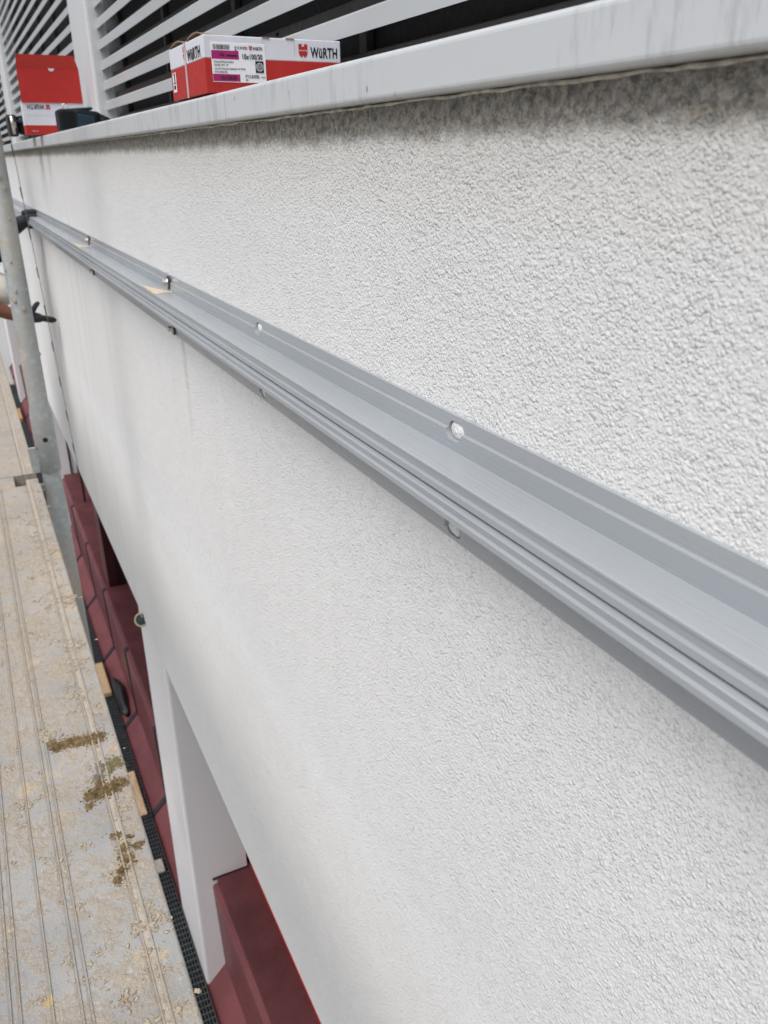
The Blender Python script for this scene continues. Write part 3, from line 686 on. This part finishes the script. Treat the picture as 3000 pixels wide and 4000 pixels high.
def open_box():
    x0, yo, yi, z0 = 3.30, -.273, -.471, .0775
    x1 = x0+.07; zt = .279; D = -.0
    sc = x0/4.5
    root = empty('open_box', (x0+.03, -.37, z0)); tag(root, 'open box on the sill, red lid raised and its lettering upside down', 'cardboard box')
    zb, zw, zf, zt = z0, .0975, .176, .279      # band heights on the face
    def band(n, a_, c_, m):
        b = B(); b.box(x0, x1, yi, yo, a_, c_, .0008); return b.build(n, m, root)
    band('bottom_band', zb, zb+.0295, M['red']); 
    b = B(); b.box(x0, x1, yi, yo, zb+.0295, .1755); b.build('body', M['wcard'], root)
    # raised lid, thin card leaning back a little
    b = B(); b.obox((x0+.001, (yo+yi)/2, (.1757+.281)/2), (.0011, 0, 0), (0, (yo-yi)/2, 0), (.003, 0, (.281-.1757)/2)); lid = b.build('lid', M['red'], root)
    b = B(); z_ = .281; 
    pts = [(yo, z_), (yi, z_-.0), (yi+.004, z_+.012), (yi+.012, z_+.0385), (yo-.005, z_+.0385), (yo-.001, z_+.012)]
    f1 = [b.bm.verts.new((x0-(z-z_)*.35+.004, y, z)) for y, z in pts]; f2 = [b.bm.verts.new((x0-(z-z_)*.35+.0055, y, z)) for y, z in pts]
    b.bm.faces.new(f1); b.bm.faces.new(f2[::-1])
    for i in range(6): b.bm.faces.new((f1[i], f1[(i+1) % 6], f2[(i+1) % 6], f2[i]))
    b.build('tuck_flap', M['redin'], lid)
    b = B(); c = (x0-.0004+.0025, -.383, z_-.0006); n = 14
    pl(b, [(.010*math.cos(math.pi+math.pi*k/n), .0085*math.sin(math.pi+math.pi*k/n)) for k in range(n+1)], c, (0, -1, 0), (0, 0, 1)); b.build('thumb_cut', M['wcard'], lid)
    # upside-down logo: text runs the other way round
    xf = x0-.0006
    b = B(); add_text(b, 'WüRTH', .0200, (xf, -.3435, .1700), (0, 1, 0), (0, 0, -1), .03, fit=.056); b.build('lettering', M['ink'], root)
    b = B(); emblem(b, (xf, -.3605, .1715), (0, 1, 0), (0, 0, -1), .0130); b.build('emblem', M['red'], root)
    b = B(); add_text(b, '706154', .0042, (xf, -.292, .0875), (0, -1, 0), (0, 0, 1), .01, fit=.02); b.build('small_print', M['wcard'], root)
    b = B(); b.box(x0-.0005, x0+.001, yi+.01, yo-.01, .1372, .1376); b.build('fold_line', simple('fold_grey_soft', (.5, .5, .53), .7), root)
open_box()

# ------------------------------------------------------------------ cordless tools
def tool_a():
    root = empty('power_tool', (3.0, -.42, .0776)); tag(root, 'dark teal and black cordless drill on the sill in front of the open red box', 'power tool')
    b = B(); b.box(2.96, 3.06, -.405, -.345, .0776, .143, .010, 3); b.build('battery', M['tool'], root)
    b = B(); b.obox((3.0, -.428, .108), (.045, 0, 0), (0, .040, .004), (0, -.003, .031), .010); b.build('housing', M['tool'], root)
    b = B(); b.obox((2.955, -.425, .106), (.003, 0, 0), (0, .027, .003), (0, -.002, .021), .004); b.build('side_panel', M['teal'], root)
    b = B(); b.obox((3.0, -.405, .142), (.032, 0, 0), (0, .045, -.0035), (0, .0006, .004), .003); b.build('top_panel', M['teal'], root)
    b = B(); b.tube([(2.99, -.455, .108), (2.98, -.475, .104), (2.97, -.49, .098), (2.97, -.505, .094)], [.031, .024, .022, .015], 22); b.build('gear_case', M['tool'], root)
    b = B(); b.tube([(2.97, -.497, .094), (2.96, -.53, .088), (2.955, -.553, .085)], [.016, .013, .005], 18); b.build('chuck', M['black'], root)
    b = B()
    for yy in (-.361, -.374): b.tube([(2.965, yy, .140), (2.965, yy-.001, .156)], .0013, 8)
    b.tube([(2.965, -.360, .156), (2.965, -.376, .157)], .0013, 8); b.build('belt_clip', M['steel'], root)
    b = B(); b.box(2.951, 2.9545, -.440, -.420, .092, .108, .001); b.build('vent', M['black'], root)
tool_a()
def tool_b():
    root = empty('power_tool', (3.6, -.30, .0776)); tag(root, 'black and teal drill on the sill left of and behind the open box', 'power tool')
    b = B(); b.obox((3.62, -.315, .110), (.05, 0, 0), (0, .045, .004), (0, -.004, .028), .016); b.build('housing', M['tool'], root)
    b = B(); b.obox((3.58, -.315, .128), (.02, 0, 0), (0, .043, .003), (0, -.002, .009), .006); b.build('side_panel', M['teal'], root)
    b = B(); b.obox((3.60, -.318, .146), (.03, 0, 0), (0, .050, -.007), (0, .001, .006), .004); b.build('grip', M['tool'], root)
    b = B(); b.box(3.56, 3.64, -.268, -.235, .0776, .150, .006); b.build('battery', M['black'], root)
    b = B(); b.tube([(3.55, -.252, .085), (3.55, -.25, .145)], .006, 14); b.box(3.548, 3.556, -.262, -.246, .105, .125, .002); b.build('bit_holder', M['steel'], root)
tool_b()

# ================================================================== PERSON (squatting worker, mostly outside the frame)
def skin_mesh(name, chains, m, parent, root=0, sub=2):
    """chains: list of [(x,y,z,r),...]; first point of a chain may be an int index into the vertex list"""
    bm = bmesh.new(); ly = bm.verts.layers.skin.verify(); vs = []
    for ch in chains:
        prev = None
        for p in ch:
            if isinstance(p, int): prev = vs[p]; continue
            v = bm.verts.new(p[:3]); r = p[3]; v[ly].radius = (r, p[4] if len(p) > 4 else r); v[ly].use_root = (len(vs) == root); vs.append(v)
            if prev is not None: bm.edges.new((prev, v))
            prev = v
    off = Vector(parent.location)
    if parent.parent: off = off+Vector(parent.parent.location)
    bmesh.ops.translate(bm, verts=bm.verts, vec=-off)
    me = bpy.data.meshes.new(name); bm.to_mesh(me); bm.free(); o = link(name, me, m, parent)
    s_ = o.modifiers.new('skin', 'SKIN'); s_.use_smooth_shade = True; o.modifiers.new('sub', 'SUBSURF').levels = sub; o.modifiers[-1].render_levels = sub
    return o
man = empty('person', (4.35, .25, -.80)); tag(man, 'crouching person in black shirt, cream trousers and black gloves holding the rail beyond the post', 'person')
# pelvis, spine, neck, head ; arms ; legs
H = [(4.36, .31, -.50, .10), (4.34, .25, -.33, .105), (4.32, .17, -.15, .11), (4.31, .12, -.03, .06), (4.31, .07, .07, .055), (4.30, .03, .14, .085), (4.30, .015, .22, .075)]
body_ch = [H,
    [2, (4.18, .09, -.13, .05), (4.10, .03, -.38, .040), (4.02, -.08, -.60, .034), (4.03, -.195, -.645, .028), (4.04, -.25, -.655, .026)],
    [2, (4.46, .10, -.12, .05), (4.42, -.02, -.34, .040), (4.25, -.17, -.30, .032), (4.17, -.255, -.262, .028)],
    [0, (4.24, .24, -.52, .085), (4.16, -.06, -.535, .065), (4.22, .12, -.70, .045), (4.24, .17, -.775, .04), (4.20, .06, -.785, .035)],
    [0, (4.47, .24, -.52, .085), (4.52, -.02, -.50, .065), (4.50, .10, -.70, .045), (4.50, .15, -.775, .04), (4.47, .04, -.785, .035)]]
skin_mesh('body', body_ch, M['skin'], man)
skin_mesh('shirt', [[(4.36, .31, -.47, .13), (4.34, .24, -.33, .145), (4.33, .18, -.16, .14), (4.32, .14, -.07, .075)], [2, (4.17, .09, -.14, .068), (4.13, .055, -.27, .062)], [2, (4.47, .10, -.13, .068), (4.45, .04, -.25, .062)],
                     [1, (4.27, .10, -.385, .085), (4.25, -.01, -.41, .075), (4.24, -.155, -.395, .07)]], M['shirt'], man)
skin_mesh('trousers', [[(4.36, .31, -.52, .13), (4.24, .24, -.53, .112), (4.17, .03, -.53, .100), (4.13, -.115, -.530, .095), (4.13, -.160, -.540, .084), (4.20, .06, -.66, .062), (4.24, .16, -.755, .058)],
                        [0, (4.47, .24, -.53, .11), (4.53, -.0, -.51, .085), (4.50, .10, -.69, .062), (4.50, .15, -.755, .058)]], M['trouser'], man)
for xx in (4.22, 4.49): b = B(); b.box(xx-.045, xx+.045, -.06, .22, -.799, -.72, .03, 3); b.build('boot', M['boot'], man)
# gloves: palm with five bent fingers each
def glove(wr, pd, side, up, fl, curl, name, thumbdir, fat=1.0):
    wr, pd, side, up = Vector(wr), Vector(pd).normalized(), Vector(side).normalized(), Vector(up).normalized()
    ch = [[tuple(wr-pd*.05)+(.034*fat,), tuple(wr)+(.032*fat,), tuple(wr+pd*.035)+(.034*fat, .024*fat), tuple(wr+pd*.075)+(.036*fat, .022*fat)]]
    o = skin_mesh(name, ch, M['glove'], man)
    for k in range(4):
        base = wr+pd*.068+side*(.030-.020*k); L_ = fl[k]; p = base; d = pd.copy(); c = [tuple(p-pd*.02)+(.0115*fat,), tuple(p)+(.0115*fat,)]
        for s_ in range(3):
            d = (d*math.cos(curl[k])-up*math.sin(curl[k])).normalized(); u_ = up; p = p+d*L_*(.42, .32, .26)[s_]; c.append(tuple(p)+((.0108*fat, .0100*fat, .0085*fat)[s_],))
        skin_mesh('finger', [c], M['glove'], o)
    t = Vector(thumbdir).normalized(); p0 = wr+pd*.02+side*.022
    skin_mesh('thumb', [[tuple(p0)+(.014,), tuple(p0+t*.03)+(.013,), tuple(p0+t*.055+pd*.006)+(.0115,), tuple(p0+t*.07+pd*.016)+(.0095,)]], M['glove'], o)
glove((4.04, -.205, -.645), (0, -1, -.20), (-.75, .05, .22), (.2, -.2, .95), (.056, .062, .058, .048), (.03, .04, .05, .08), 'glove', (.1, -.42, .85))
glove((4.19, -.235, -.272), (-.35, -.80, .42), (.45, .2, .85), (-.2, .6, .6), (.072, .078, .072, .06), (.45, .5, .5, .55), 'glove', (-.3, -.75, -.35), 1.25)
b = B(); b.blob((4.20, -.10, -.385), (.09, .090, .085), 3, .12, 2, 3); b.blob((4.20, -.10, -.40), (.09, .088, .08), 3, .12, 2, 4); b.build('shirt_hem', M['shirt'], man)
b = B(); b.blob((4.30, .045, .235), (.088, .10, .085), 3, .06, 3, 2); b.build('hair', M['hair'], man)
b = B(); b.blob((4.30, -.062, .165), (.012, .020, .018), 2, .05); b.build('nose', M['skin'], man)
b = B(); b.blob((4.30, -.055, .13), (.022, .010, .006), 2, .05); b.build('mouth', M['skin'], man)
for s_ in (-1, 1):
    b = B(); b.blob((4.30+s_*.082, .03, .165), (.010, .018, .030), 2, .1); b.build('ear', M['skin'], man)
    b = B(); b.blob((4.30+s_*.03, -.052, .185), (.012, .008, .008), 2, .0); b.build('eye', M['white_eye'], man)

print('objects', len(bpy.data.objects))
